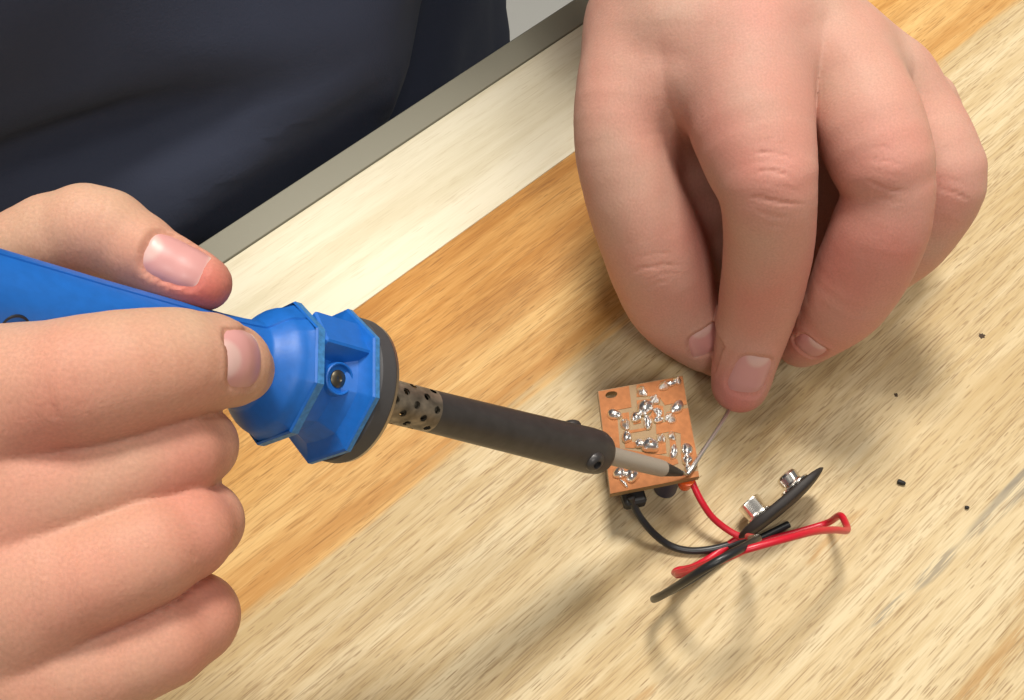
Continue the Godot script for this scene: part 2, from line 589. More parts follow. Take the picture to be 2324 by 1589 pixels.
func circuit_board() -> void:
	var foot := board_at(800, 800, 0.0)
	var o := thing("circuit_board", "small copper faced circuit board covered with shiny solder joints", "circuit board", foot)
	var hole := []
	for i in 20:
		var a := TAU * i / 20
		hole.append([401 + 68 * signf(cos(a)) * pow(absf(cos(a)), 0.8), 320 + 38 * sin(a) - 10 * cos(a)])
	var board := mat(lin(0.27, 0.165, 0.066), 0.55)
	grain(board, speckle(0.08, 3, 8, 256), 0.12, 0.02)
	var s := Soup.new()
	for half in holed([[248, 280], [1215, 103], [1402, 1252], [388, 1452]], hole):
		prism(s, outline_of(half, 12.5), Vector3.UP, 0.0016)
	part("substrate", done(s, 30.0, foot), board, o)
	var copper := mat(lin(0.50, 0.205, 0.085), 0.62, 0.0, 0.25)
	copper.albedo_texture = speckle(0.02, 4, 21, 256, 0.12)
	copper.albedo_color = lin(0.47, 0.185, 0.070)
	grain(copper, speckle(0.12, 3, 9, 256), 0.10, 0.008)
	var traces := [
		[[254, 284], [603, 219], [630, 462], [462, 494], [500, 930], [980, 1012], [1150, 1052], [1165, 1100], [1000, 1160], [720, 1190], [1000, 1225], [1180, 1205], [1392, 1190], [1397, 1250], [1050, 1318], [391, 1446]],
		[[688, 206], [1211, 109], [1262, 428], [1190, 440], [1160, 410], [1010, 438], [960, 360], [880, 330], [690, 345]],
		[[1030, 520], [1275, 470], [1372, 1000], [1385, 1120], [1240, 1150], [1200, 1060], [1190, 760], [1080, 735], [915, 770], [910, 655], [1020, 630]],
		[[540, 738], [842, 688], [850, 712], [700, 742], [545, 768]],
		[[545, 800], [620, 790], [640, 860], [720, 850], [790, 905], [640, 930], [560, 925]],
		[[940, 850], [1015, 838], [1030, 985], [945, 1000], [830, 975], [860, 940], [940, 930]],
		[[1060, 780], [1120, 770], [1155, 1000], [1080, 1005]],
		[[690, 385], [860, 370], [880, 470], [850, 520], [700, 520]],
		[[890, 430], [990, 450], [1000, 560], [880, 600], [850, 560]],
		[[525, 530], [600, 520], [615, 690], [540, 705]],
		[[640, 545], [720, 530], [740, 640], [655, 660]],
		[[770, 580], [850, 560], [870, 660], [790, 685]],
	]
	for q in traces:
		var c := Soup.new()
		if q[0][0] == 254:
			for half in holed(q, hole):
				prism(c, outline_of(half, 12.62), Vector3.UP, 0.00012)
		else:
			prism(c, outline_of(q, 12.62), Vector3.UP, 0.00012)
		part("copper_pad", done(c, 30.0, foot), copper, o)
	# solder joints: a concave skirt, a dome, and the clipped lead standing out
	var tin := mat(lin(0.95, 0.94, 0.92), 0.28, 1.0)
	var shapes := []
	for k in 3:
		var j := Soup.new()
		var prof: Array = [
			[[-0.1, 1.0], [0.05, 1.0], [0.25, 0.92], [0.5, 0.74], [0.75, 0.52], [1.0, 0.34], [1.25, 0.22], [1.5, 0.15], [1.6, 0.07], [1.62, 0.0]],
			[[-0.1, 1.0], [0.12, 1.0], [0.4, 0.92], [0.65, 0.76], [0.83, 0.52], [0.92, 0.26], [1.0, 0.16], [1.25, 0.13], [1.33, 0.06], [1.35, 0.0]],
			[[-0.1, 1.0], [0.1, 1.0], [0.36, 0.93], [0.6, 0.78], [0.8, 0.55], [0.92, 0.3], [0.97, 0.0]]][k]
		var rng := RandomNumberGenerator.new()
		rng.seed = 70 + k
		var ph := rng.randf() * TAU
		lathe(j, Vector3.ZERO, Vector3.UP, prof, 20, Vector3.RIGHT, "lumpy", ph)
		shapes.append(done(j, 60.0))
	var joints := [
		[430, 548, 78, 46, 2, 0], [752, 285, 50, 58, 0, 0.3], [1000, 225, 58, 46, 0, 0.5], [1150, 165, 44, 40, 0, -0.3], [1075, 200, 72, 26, 2, 0.3], [897, 375, 50, 50, 0, 0], [782, 475, 84, 70, 1, 0.4], [1150, 465, 52, 78, 1, -0.6],
		[682, 580, 50, 52, 1, 0.2], [560, 655, 46, 62, 0, 0], [812, 640, 46, 66, 2, 0], [930, 525, 46, 42, 2, 0.4], [935, 610, 46, 36, 1, 0], [1072, 592, 52, 60, 0, 0.5], [575, 805, 48, 58, 1, 0], [715, 878, 46, 44, 1, 0.2],
		[838, 905, 84, 72, 1, -0.4], [968, 820, 46, 46, 0, 0], [1092, 790, 36, 50, 0, 0.1], [1108, 975, 44, 66, 2, -0.3], [1258, 950, 54, 66, 1, 0.1], [1262, 1068, 50, 46, 1, 0.3], [490, 1212, 56, 62, 1, -0.5], [630, 1242, 66, 66, 1, 0.4],
		[545, 1335, 22, 46, 2, 0.7], [1275, 1165, 40, 40, 1, 0.3]]
	var scale_mm := 1.16 / 3.973 * 0.7924 / 10.9
	for q in joints:
		var m := part("solder_joint", shapes[q[4]], tin, o)
		var w: float = q[2] * scale_mm
		var l: float = q[3] * scale_mm * 1.15
		m.transform = Transform3D(Basis(Vector3.UP, q[5]) * Basis.from_scale(Vector3(w, 1.15 * minf(w, l) + 0.2, l)), board_at(q[0], q[1], 12.62) - foot)
	# parts on the under side, on which the board rests
	var dark := mat(lin(0.014, 0.014, 0.015), 0.7)
	var c1 := Soup.new()
	slab(c1, board_at(655, 1505, 8.4), Vector3(0.0023, 0, -0.0005), Vector3(0.0004, 0, 0.0016), Vector3(0, 0.0016, 0), 0.0005)
	part("transistor", done(c1, 35.0, foot), dark, o)
	var c2 := Soup.new()
	lathe(c2, board_at(1085, 1150, 10.9), Vector3.DOWN, [[0, 0], [0, 2.4], [0.3, 2.5], [10.4, 2.5], [10.9, 2.2], [10.9, 0]], 24)
	part("capacitor", done(c2, 35.0, foot), mat(lin(0.02, 0.02, 0.06), 0.4), o)
	var c3 := Soup.new()
	lathe(c3, board_at(640, 600, 10.9), Vector3.DOWN, [[0, 0], [0, 3.0], [0.3, 3.1], [10.4, 3.1], [10.9, 2.8], [10.9, 0]], 24)
	part("capacitor", done(c3, 35.0, foot), mat(lin(0.02, 0.02, 0.06), 0.4), o)
	var c4 := Soup.new()
	lathe(c4, board_at(1262, 1270, 10.9), Vector3.DOWN, [[0, 0], [0, 1.7], [0.6, 1.75], [0.7, 1.5], [3.0, 1.5], [3.8, 1.3], [4.3, 0.8], [4.5, 0]], 24)
	var glow := mat(lin(0.75, 0.10, 0.01), 0.2)
	part("indicator_lens", done(c4, 35.0, foot), glow, o)
	var c5 := Soup.new()
	lathe(c5, board_at(800, 900, 10.9), Vector3.DOWN, [[0, 0], [0, 3.4], [0.3, 3.5], [6.0, 3.5], [6.4, 3.2], [6.4, 0]], 24)
	part("trimmer", done(c5, 35.0, foot), mat(lin(0.03, 0.06, 0.2), 0.4), o)

# ---------------------------------------------------------------- the battery clip and its leads
func look(x: float, y: float) -> Vector2:     # close look at the clip
	return Vector2((1650.0 + x / 2.905) * 0.7924, (1300.0 + y / 2.905) * 0.7924)

func battery_clip() -> void:
	var a := T(1678, 1228, 3.2)
	var b := T(1872, 1066, 9.6)
	var e := (b - a).normalized()
	var eye := (cam_xf.origin - (a + b) / 2).normalized()
	var n := eye.cross(e).normalized()          # across the line of sight: the way the studs point
	if n.dot(P(1600, 1000, 225) - P(1700, 1150, 225)) < 0:
		n = -n
	n = (n - eye * 0.06).normalized()
	n = (n - e * n.dot(e)).normalized()
	var w := n.cross(e).normalized()
	if w.dot(eye) < 0:
		w = -w
	var mid := (a + b) / 2
	var foot := Vector3(mid.x, 0, mid.z)
	var o := thing("battery_clip", "black battery snap clip with two silver studs and looped red and black leads", "battery clip", foot)
	var half := a.distance_to(b) / 2
	# pad: a flexible plate, thick in the middle and drawn out to thin ends
	var s := Soup.new()
	var rows := []
	for i in 25:
		var t := -1.0 + 2.0 * i / 24.0
		var th := 0.0011 * pow(maxf(0.0, 1.0 - pow(absf(t), 3.4 if t > 0.0 else 6.0)), 0.8) + 0.00010
		var ww := 0.0058 * pow(maxf(0.0, 1.0 - pow(absf(t), 3.2)), 0.5) + 0.0004
		var bend := 0.0005 * t * t
		var row := []
		for k in 20:
			var q := TAU * k / 20
			var cx := signf(cos(q)) * pow(absf(cos(q)), 0.45)
			var sx := signf(sin(q)) * pow(absf(sin(q)), 0.45)
			row.append(mid + e * half * t + w * ww * cx + n * (th * sx + bend))
		rows.append(row)
	s.grid(rows, true)
	var rubber := mat(lin(0.020, 0.016, 0.015), 0.6)
	grain(rubber, speckle(0.1, 3, 31, 256), 0.1, 0.015)
	part("pad", done(s, 50.0, foot), rubber, o)
	var nickel := mat(lin(0.84, 0.80, 0.74), 0.22, 1.0)
	# studs: a six sided socket and a round one
	var at1 := mid - e * half * 0.42 + n * 0.0014
	var at2 := mid + e * half * 0.40 + n * 0.0014
	s = Soup.new()
	lathe(s, at1, n, [[0, 3.0, 0], [0.3, 3.0, 0], [0.4, 2.5, 0.6], [0.9, 2.45, 0.6], [3.2, 2.65, 0.6], [3.6, 2.5, 0.6], [3.6, 1.9, 0.5], [1.2, 1.7, 0], [1.2, 0, 0]], 48, e, "hex")
	part("socket_stud", done(s, 25.0, foot), nickel, o)
	s = Soup.new()
	lathe(s, at2, n, [[0, 3.5], [0.3, 3.5], [0.4, 3.2], [0.55, 2.35], [0.9, 2.2], [2.4, 2.35], [2.9, 2.1], [3.1, 1.4], [3.1, 0]], 32)
	part("round_stud", done(s, 25.0, foot), nickel, o)
	# leads
	var red := mat(lin(0.56, 0.012, 0.03), 0.34)
	var black := mat(lin(0.017, 0.018, 0.02), 0.36)
	s = Soup.new()
	tube(s, [T(1568, 1085, 10.6), T(1577, 1108, 9.5), T(1592, 1138, 8.0), T(1615, 1172, 6.0), T(1645, 1198, 4.6), T(1676, 1216, 4.0), T(1692, 1214, 4.4)], 0.00071, 14, 6)
	# the coil: turns seen almost edge on, standing up from the bench towards the eye
	tube(s, [T(1692, 1216, 3.2), T(1668, 1226, 2.2), T(1640, 1246, 1.2), T(1605, 1270, 1.0), T(1570, 1288, 2.5), T(1540, 1294, 6.5), P(1532, 1301, 221), P(1560, 1296, 213), P(1600, 1282, 206), P(1660, 1258, 201), P(1720, 1240, 200), P(1790, 1221, 202), P(1850, 1206, 207), P(1895, 1203, 213), P(1922, 1204, 219),
		P(1918, 1185, 223), P(1906, 1170, 226), T(1880, 1186, 2.0), T(1830, 1202, 1.0), T(1770, 1218, 0.9), T(1715, 1234, 0.9), T(1660, 1256, 0.9), T(1600, 1281, 2.0), T(1560, 1300, 5.0), P(1537, 1305, 218), P(1570, 1298, 210), P(1640, 1270, 203), P(1700, 1243, 206), P(1715, 1224, 216), P(1698, 1218, 223)], 0.00071, 14, 5)
	part("red_lead", done(s, 60.0, foot), red, o)
	s = Soup.new()
	tube(s, [T(1432, 1128, 10.6), T(1438, 1146, 8.6), T(1456, 1178, 6.2), T(1486, 1213, 3.6), T(1522, 1239, 1.6), T(1565, 1250, 1.0), T(1612, 1247, 1.0), T(1655, 1236, 1.6), T(1690, 1222, 2.6)], 0.00077, 14, 6)
	tube(s, [T(1790, 1190, 0.9), T(1745, 1212, 0.9), T(1700, 1234, 0.9), T(1650, 1262, 0.9), T(1595, 1300, 1.5), T(1545, 1330, 3.5), T(1500, 1352, 7.0), P(1484, 1360, 216), P(1505, 1350, 209), P(1550, 1322, 201), P(1600, 1290, 197), P(1650, 1262, 197), P(1695, 1238, 201), P(1720, 1222, 208), P(1705, 1224, 217)], 0.00077, 14, 5)
	part("black_lead", done(s, 60.0, foot), black, o)

# ---------------------------------------------------------------- the soldering iron
var iron_tip: Vector3
var iron_dir: Vector3
func along(px: float) -> float:      # mm from the tip where the iron's axis passes that sighting abscissa
	var a := cam_xf.affine_inverse() * iron_tip * 1000.0
	var b := (cam_xf.basis.inverse() * iron_dir)
	# (a.x + s b.x) * F = (px - CX) * -(a.z + s b.z)
	var k := (px - CX) / FOCAL
	return (-k * a.z - a.x) / (b.x + k * b.z)

func at_angle(a: float) -> Vector3:
	return (iron_up * cos(a) + iron_dir.cross(iron_up) * sin(a)).normalized()

var iron_up: Vector3
func soldering_iron() -> void:
	iron_tip = P(1561, 1078, 225.3)
	var rear := P(634, 848, 157.0)
	iron_dir = (rear - iron_tip).normalized()
	var o := thing("soldering_iron", "blue handled soldering iron with dark barrel and pencil tip touching the board", "soldering iron", iron_tip)
	var eye := (cam_xf.origin - P(800, 892, 170)).normalized()
	iron_up = (eye - iron_dir * eye.dot(iron_dir)).normalized()     # about the axis, 0 faces the eye, positive turns to the far side
	var up := iron_up
	var side := iron_dir.cross(up)
	var tipm := mat(lin(0.050, 0.047, 0.043), 0.5, 0.5)
	grain(tipm, speckle(0.08, 3, 41, 256), 0.3, 0.03)
	var s := Soup.new()
	var c0 := along(1504)
	lathe(s, iron_tip, iron_dir, [[0.0, 0.0], [0.05, 0.2], [c0 * 0.5, 0.95], [c0, 1.55], [c0 + 0.1, 1.55]], 28, up)
	part("tip_cone", done(s, 40.0, iron_tip), tipm, o)
	s = Soup.new()
	lathe(s, iron_tip, iron_dir, [[-0.06, 0.0], [0.0, 0.2], [c0 * 0.2, 0.52], [c0 * 0.27, 0.6], [c0 * 0.27, 0.3]], 20, up)
	part("tinned_point", done(s, 40.0, iron_tip), mat(lin(0.6, 0.58, 0.54), 0.25, 1.0), o)
	var shaftm := mat(lin(0.36, 0.32, 0.265), 0.6, 0.2)
	grain(shaftm, speckle(0.06, 4, 42, 256), 0.2, 0.03)
	s = Soup.new()
	var c1 := along(1364)
	lathe(s, iron_tip, iron_dir, [[c0, 1.45], [c0 + 0.05, 1.62], [c0 + 1.0, 1.68], [c1, 1.80], [c1 + 3, 1.8]], 28, up)
	part("tip_shaft", done(s, 40.0, iron_tip), shaftm, o)
	# barrel
	var barrel := mat(lin(0.072, 0.064, 0.060), 0.40, 0.5)
	barrel.albedo_texture = speckle(0.015, 5, 48, 256, 0.16)
	barrel.albedo_color = lin(0.080, 0.076, 0.076)
	grain(barrel, speckle(0.05, 4, 43, 256), 0.08, 0.012)
	var b0 := along(1366)
	var b1 := along(972)
	var b2 := along(850)
	s = Soup.new()
	lathe(s, iron_tip, iron_dir, [[b0 + 2.5, 1.85], [b0 + 0.3, 1.85], [b0, 2.2], [b0 + 0.1, 3.1], [b0 + 0.6, 3.75], [b0 + 1.6, 4.12], [b0 + 4, 4.24], [along(1200), 3.86], [b1, 3.42]], 56, up)
	part("barrel", done(s, 50.0, iron_tip), barrel, o)
	var sleeve := mat(lin(0.17, 0.125, 0.075), 0.36, 0.6)
	sleeve.albedo_texture = speckle(0.02, 3, 44, 256, 0.55)
	sleeve.albedo_color = lin(0.42, 0.36, 0.28)
	grain(sleeve, speckle(0.05, 4, 43, 256), 0.08, 0.012)
	s = Soup.new()
	perforated(s, b1 - 0.02, b2 + 3.0, 3.42, up, side)
	part("vented_sleeve", done(s, 50.0, iron_tip), sleeve, o)
	s = Soup.new()
	lathe(s, iron_tip, iron_dir, [[b1 - 1, 1.4], [b2 + 3, 1.4]], 24, up)
	part("heater_core", done(s, 50.0, iron_tip), mat(lin(0.25, 0.22, 0.17), 0.6, 0.4), o)
	# set screws: one low towards the eye, one on the upper side
	for q in [[along(1322), -0.46], [along(1304), 2.1]]:
		var dir := at_angle(q[1])
		var base: Vector3 = iron_tip + iron_dir * q[0] * 0.001 + dir * 0.0036
		s = Soup.new()
		lathe(s, base, dir, [[0, 1.95], [0.5, 1.9], [0.95, 1.7], [1.25, 1.25], [1.35, 0.9], [1.3, 0.8], [0.4, 0.75], [0.35, 0.0]], 24)
		part("set_screw", done(s, 40.0, iron_tip), barrel, o)
	# handle
	var blue := mat(lin(0.006, 0.130, 0.56), 0.47)
	blue.albedo_texture = speckle(0.03, 5, 45, 256, 0.1)
	blue.albedo_color = lin(0.008, 0.145, 0.57)
	grain(blue, speckle(0.06, 4, 46, 256), 0.07, 0.010)
	var worn := mat(lin(0.05, 0.25, 0.62), 0.5)
	worn.albedo_texture = speckle(0.05, 4, 47, 256, 0.35)
	worn.albedo_color = lin(0.07, 0.31, 0.72)
	worn.uv1_triplanar = true
	worn.uv1_scale = Vector3.ONE * 90.0
	var d0 := along(801)
	var f2 := along(757)
	var r2 := along(742)
	var f1 := along(645)
	var r1 := along(624)
	s = Soup.new()
	lathe(s, iron_tip, iron_dir, [[d0, 3.3], [d0, 10.5], [d0 + 0.12, 10.7], [d0 + 0.6, 10.75], [d0 + 0.65, 9.8]], 72, up)
	part("heat_shield", done(s, 40.0, iron_tip), mat(lin(0.45, 0.40, 0.33), 0.35, 1.0), o)
	s = Soup.new()
	lathe(s, iron_tip, iron_dir, [[d0 + 0.62, 10.2], [d0 + 0.68, 10.8], [d0 + 1.1, 10.95], [f2 - 0.3, 10.95], [f2, 10.6]], 72, up)
	part("insulating_ring", done(s, 40.0, iron_tip), mat(lin(0.055, 0.055, 0.06), 0.6), o)
	# collar and grip: [along, radius, how octagonal, whether it shows the parting line]
	var mid := (r2 + f1) / 2
	s = Soup.new()
	lathe(s, iron_tip, iron_dir, [[f2 - 0.05, 4, 0], [f2 - 0.05, 10.8, 1], [f2 + 0.2, 11.25, 1], [r2 - 0.2, 11.3, 1], [r2 + 0.05, 11.0, 1], [r2 + 0.3, 9.9, 0.9], [r2 + 1.0, 8.7, 0.6], [mid, 7.3, 0.3], [f1 - 0.9, 7.6, 0.5], [f1 - 0.3, 8.6, 0.8], [f1 - 0.1, 9.6, 1], [f1 + 0.2, 10.05, 1], [r1 - 0.2, 10.1, 1], [r1 + 0.1, 9.9, 1]], 256, up, "oct")
	part("collar", done(s, 22.0, iron_tip), blue, o)
	s = Soup.new()
	var n1 := along(556)
	lathe(s, iron_tip, iron_dir, [[r1 - 0.3, 9.75, 0.6, 1], [r1 + 0.12, 9.6, 0.45, 1], [r1 + 0.6, 9.3, 0.3, 1], [along(608), 9.12, 0.2, 1], [along(600), 8.95, 0.15, 1], [along(593), 8.68, 0.1, 1], [along(585), 8.22, 0.05, 1], [along(577), 7.65, 0, 1], [along(569), 7.1, 0.05, 1], [along(562), 6.65, 0, 1], [n1, 6.4, 0, 1], [n1 + 2, 6.2, 0, 1], [n1 + 5, 6.08, 0, 1], [n1 + 11, 6.05, 0, 1], [n1 + 23, 6.1, 0, 1], [n1 + 38, 6.35, 0, 1], [n1 + 58, 6.6, 0, 1], [n1 + 78, 6.4, 0, 1], [n1 + 83, 5.4, 0, 1], [n1 + 85, 3, 0, 0], [n1 + 85, 0, 0, 0]], 320, up, "oct")
	part("grip", done(s, 30.0, iron_tip), blue, o)
	# pale worn rims of the two flanges
	for q in [[f2, r2, 11.27], [f1, r1, 10.07]]:
		s = Soup.new()
		lathe(s, iron_tip, iron_dir, [[q[0] + 0.22, q[2] - 0.25, 1], [q[0] + 0.25, q[2] + 0.05, 1], [q[1] - 0.25, q[2] + 0.05, 1], [q[1] - 0.22, q[2] - 0.25, 1]], 256, up, "oct")
		part("flange_rim", done(s, 22.0, iron_tip), worn, o)
	# a block between the flanges, and beside it a screw sunk in the waist
	var bd := at_angle(0.92)
	var bs := iron_dir.cross(bd)
	s = Soup.new()
	slab(s, iron_tip + iron_dir * (mid * 0.001) + bd * 0.0078, iron_dir * ((f1 - r2) / 2 + 0.2) * 0.001, bs * 0.0031, bd * 0.0022, 0.0003)
	part("block", done(s, 30.0, iron_tip), blue, o)
	var sd := at_angle(0.16)
	var sc := iron_tip + iron_dir * (mid * 0.001) + sd * 0.0081
	s = Soup.new()
	lathe(s, sc, sd, [[-1.2, 2.5], [0.0, 2.35], [0.12, 2.2], [0.08, 2.05], [-0.05, 1.98], [-0.45, 1.95], [-0.45, 0]], 32)
	part("screw_well", done(s, 30.0, iron_tip), blue, o)
	s = Soup.new()
	lathe(s, sc, sd, [[-0.45, 1.3], [-0.3, 1.25], [-0.1, 0.9], [-0.05, 0.45], [-0.2, 0.35], [-0.3, 0.0]], 24)
	part("screw_head", done(s, 30.0, iron_tip), mat(lin(0.22, 0.19, 0.14), 0.35, 1.0), o)
	var hd := at_angle(-0.36)
	var hc := iron_tip + iron_dir * along(6) * 0.001 + hd * 0.0059
	s = Soup.new()
	lathe(s, hc, hd, [[0.0, 1.7], [0.45, 1.6], [0.5, 1.4], [-0.3, 1.3], [-0.3, 0]], 24)
	part("sunk_screw", done(s, 30.0, iron_tip), mat(lin(0.01, 0.01, 0.012), 0.5), o)

const PARTING := 1.08

func perforated(s: Soup, a: float, b: float, r: float, up: Vector3, side: Vector3) -> void:
	var na := 150
	var ns := int((b - a) / 0.17)
	var holes := []
	for row in 6:
		for k in 6:
			holes.append(Vector2(TAU * (k + 0.5 * (row % 2)) / 6 + 0.12, a + 1.1 + row * 2.1))
	for wall in 2:
		var rr := r - 0.4 * wall
		var pts := []
		for i in ns + 1:
			for j in na:
				var z := a + (b - a) * i / ns
				var ang := TAU * j / na
				for h in holes:
					var d := Vector2(wrapf(ang - h.x, -PI, PI) * r, z - h.y)
					var l := d.length()
					if absf(l - 0.62) < 0.09 and l > 0:
						d *= 0.62 / l
						ang = h.x + d.x / r
						z = h.y + d.y
				pts.append([ang, z])
		var f := s.vs.size()
		for q in pts:
			s.vs.append(iron_tip + (iron_dir * q[1] + (up * cos(q[0]) + side * sin(q[0])) * rr) * 0.001)
		for i in ns:
			for j in na:
				var k := (j + 1) % na
				var z := a + (b - a) * (i + 0.5) / ns
				var ang := TAU * (j + 0.5) / na
				var open := false
				for h in holes:
					if Vector2(wrapf(ang - h.x, -PI, PI) * r, z - h.y).length() < 0.6:
						open = true
						break
				if not open:
					if wall == 0:
						s.quad(f + i * na + j, f + (i + 1) * na + j, f + (i + 1) * na + k, f + i * na + k)
					else:
						s.quad(f + i * na + j, f + i * na + k, f + (i + 1) * na + k, f + (i + 1) * na + j)

# ---------------------------------------------------------------- solder, crumbs
func solder_and_crumbs() -> void:
	var foot := T(1566, 1072, 0.0)
	var o := thing("solder_wire", "thin silver solder wire fed from the fingertip to the board", "solder wire", foot)
	var s := Soup.new()
	tube(s, [T(1561, 1076, 13.4), T(1572, 1061, 13.5), T(1586, 1039, 13.0), T(1612, 1000, 11.8), T(1638, 960, 10.2), T(1653, 934, 9.2), T(1668, 900, 8.4), T(1690, 840, 9.0), T(1712, 760, 14.0)], 0.00046, 12, 6)
	part("wire", done(s, 60.0, foot), mat(lin(0.62, 0.62, 0.60), 0.3, 0.9), o)
	var k := 0
	for q in [[2046, 1095, 0.55, 0.9, -0.35, "larger black crumb of wire sheath between the clip and the right edge"], [2195, 1152, 0.38, 0.45, 0.1, "tiny black crumb on the grey smear near the right edge"]]:
		var c := T(q[0], q[1], q[2])
		var cr := thing("crumb", q[5], "crumb", c - Vector3(0, q[2] * 0.001, 0), "black crumbs on the bench")
		var d := (Vector3(cos(q[4]), 0, -sin(q[4])))
		s = Soup.new()
		var r: float = q[2]
		lathe(s, c - d * q[3] * 0.001, d, [[0, 0], [0.05, r * 0.7], [q[3] * 0.4, r], [q[3] * 1.5, r * 0.92], [q[3] * 1.95, r * 0.6], [q[3] * 2, 0]], 14, Vector3.UP, "shred")
		part("shred", done(s, 40.0, origin_of(cr)), mat(lin(0.012, 0.012, 0.012), 0.6), cr)
		k += 1

# ================================================================ the person
# A hand is a field of tapered bones joined smoothly and meshed as surface nets. All in camera axes, mm.
class Hand:
	var ax := PackedVector3Array()
	var bv := PackedVector3Array()
	var il := PackedFloat32Array()
	var ra := PackedFloat32Array()
	var dr := PackedFloat32Array()
	var grp := PackedInt32Array()
	var kpalm := 9.0                      # pieces of the palm into each other
	var kout := 5.0                       # fingers into palm
	var kff := 0.7                        # finger to finger
	var nails := []                       # {c, X, Y, Z, hw, hl}
	var creases := []                     # {pts, depth, w, c, r}
	var blobs := []                       # [centre, radius, colour multiplier]
	var bumps := []                       # [centre, radius, height]
	var noise := FastNoiseLite.new()

	var palms := 0
	var chains := 0
	# a palm piece or a finger: smooth points, each with its radius
	func chain(pts: Array, finger := true) -> void:
		if not finger:
			palms = chains + 1
		for i in pts.size() - 1:
			var p0: Vector3 = pts[maxi(i - 1, 0)][0]
			var p1: Vector3 = pts[i][0]
			var p2: Vector3 = pts[i + 1][0]
			var p3: Vector3 = pts[mini(i + 2, pts.size() - 1)][0]
			var r0: float = pts[maxi(i - 1, 0)][1]
			var r1: float = pts[i][1]
			var r2: float = pts[i + 1][1]
			var r3: float = pts[mini(i + 2, pts.size() - 1)][1]
			var n := maxi(1, int(p1.distance_to(p2) / (2.6 if finger else 6.0)))
			for k in n:
				var a := p1.cubic_interpolate(p2, p0, p3, float(k) / n)
				var b := p1.cubic_interpolate(p2, p0, p3, float(k + 1) / n)
				var ra0 := cubic_interpolate(r1, r2, r0, r3, float(k) / n)
				var rb0 := cubic_interpolate(r1, r2, r0, r3, float(k + 1) / n)
				ax.append(a)
				bv.append(b - a)
				il.append(1.0 / maxf((b - a).length_squared(), 1e-6))
				ra.append(ra0)
				dr.append(rb0 - ra0)
				grp.append(chains)
		chains += 1

	func of_chain(c: int) -> PackedInt32Array:
		var out := PackedInt32Array()
		for i in grp.size():
			if grp[i] == c:
				out.append(i)
		return out

	func bone(i: int, p: Vector3) -> float:
		var q := p - ax[i]
		var t := clampf(q.dot(bv[i]) * il[i], 0.0, 1.0)
		return (q - bv[i] * t).length() - ra[i] - dr[i] * t

	func raw(p: Vector3, use: PackedInt32Array) -> float:
		var palm := 1e9
		var fing := 1e9
		var cur := 1e9
		var g := -1
		var n := use.size()
		for ii in n + 1:
			var gi := grp[use[ii]] if ii < n else -2
			if gi != g:
				if g >= palms:
					var h0 := maxf(kff - absf(fing - cur), 0.0) / kff
					fing = minf(fing, cur) - h0 * h0 * kff * 0.25
				elif g >= 0:
					var h3 := maxf(kpalm - absf(palm - cur), 0.0) / kpalm
					palm = minf(palm, cur) - h3 * h3 * kpalm * 0.25
				cur = 1e9
				g = gi
				if ii == n:
					break
			var i := use[ii]
			var q := p - ax[i]
			var t := clampf(q.dot(bv[i]) * il[i], 0.0, 1.0)
			var d := (q - bv[i] * t).length() - ra[i] - dr[i] * t
			var h := maxf(0.8 - absf(cur - d), 0.0)
			cur = minf(cur, d) - h * h * 0.3125
		var h2 := maxf(kout - absf(fing - palm), 0.0) / kout
		return minf(palm, fing) - h2 * h2 * kout * 0.25

	func near(p: Vector3, reach: float) -> PackedInt32Array:
		var d := PackedFloat32Array()
		var lo := 1e9
		for i in ax.size():
			d.append(bone(i, p))
			lo = minf(lo, d[i])
		var out := PackedInt32Array()
		for i in ax.size():
			if d[i] < lo + reach:
				out.append(i)
		return out

	func everything() -> PackedInt32Array:
		return PackedInt32Array(range(ax.size()))

	func detail(p: Vector3, ns: Array, cs: Array, bs: Array) -> float:
		var add := 0.0
		for n in ns:
			var q: Vector3 = p - n.c
			var z := q.dot(n.Z)
			if absf(z) > 5.0:
				continue
			var x: float = q.dot(n.X) / n.hw
			var y: float = q.dot(n.Y) / n.hl
			var r := pow(pow(absf(x), 3.5) + pow(absf(y), 3.5), 1.0 / 3.5)
			if r > 1.8:
				continue
			var open := smoothstep(0.75, 1.0, y)
			add += 0.34 * smoothstep(1.08, 0.95, r) * (1.0 - open)
			var e := (r - 1.2) / 0.15
			add -= 0.16 * exp(-e * e) * (1.0 - open)
		for c in cs:
			if p.distance_squared_to(c.c) > c.r * c.r:
				continue
			var d := 1e9
			var s := 0.0
			var pts: Array = c.pts
			for i in pts.size() - 1:
				var a: Vector3 = pts[i]
				var b: Vector3 = pts[i + 1] - a
				var t := clampf((p - a).dot(b) / b.length_squared(), 0.0, 1.0)
				var here := (p - a - b * t).length()
				if here < d:
					d = here
					s = (i + t) / (pts.size() - 1)
			var e: float = d / c.w
			if e < 3.0:
				add += minf(1.0, 3.2 * minf(s, 1.0 - s) + 0.1) * c.depth * exp(-e * e) - 0.06 * c.depth * exp(-(e - 1.9) * (e - 1.9) * 1.4)
		for b in bs:
			var e: float = p.distance_to(b[0]) / b[1]
			if e < 2.5:
				add -= b[2] * exp(-e * e)
		add += 0.10 * noise.get_noise_3dv(p)
		return add

	func field(p: Vector3) -> float:
		return raw(p, everything()) + detail(p, nails, creases, bumps)

	func hit(dir: Vector3) -> Vector3:       # first skin met on a line of sight
		var u := dir.normalized()
		var t := 60.0
		var all := everything()
		for i in 120:
			var d := raw(u * t, all)
			if d < 0.01:
				break
			t += maxf(d * 0.9, 0.01)
		return u * t

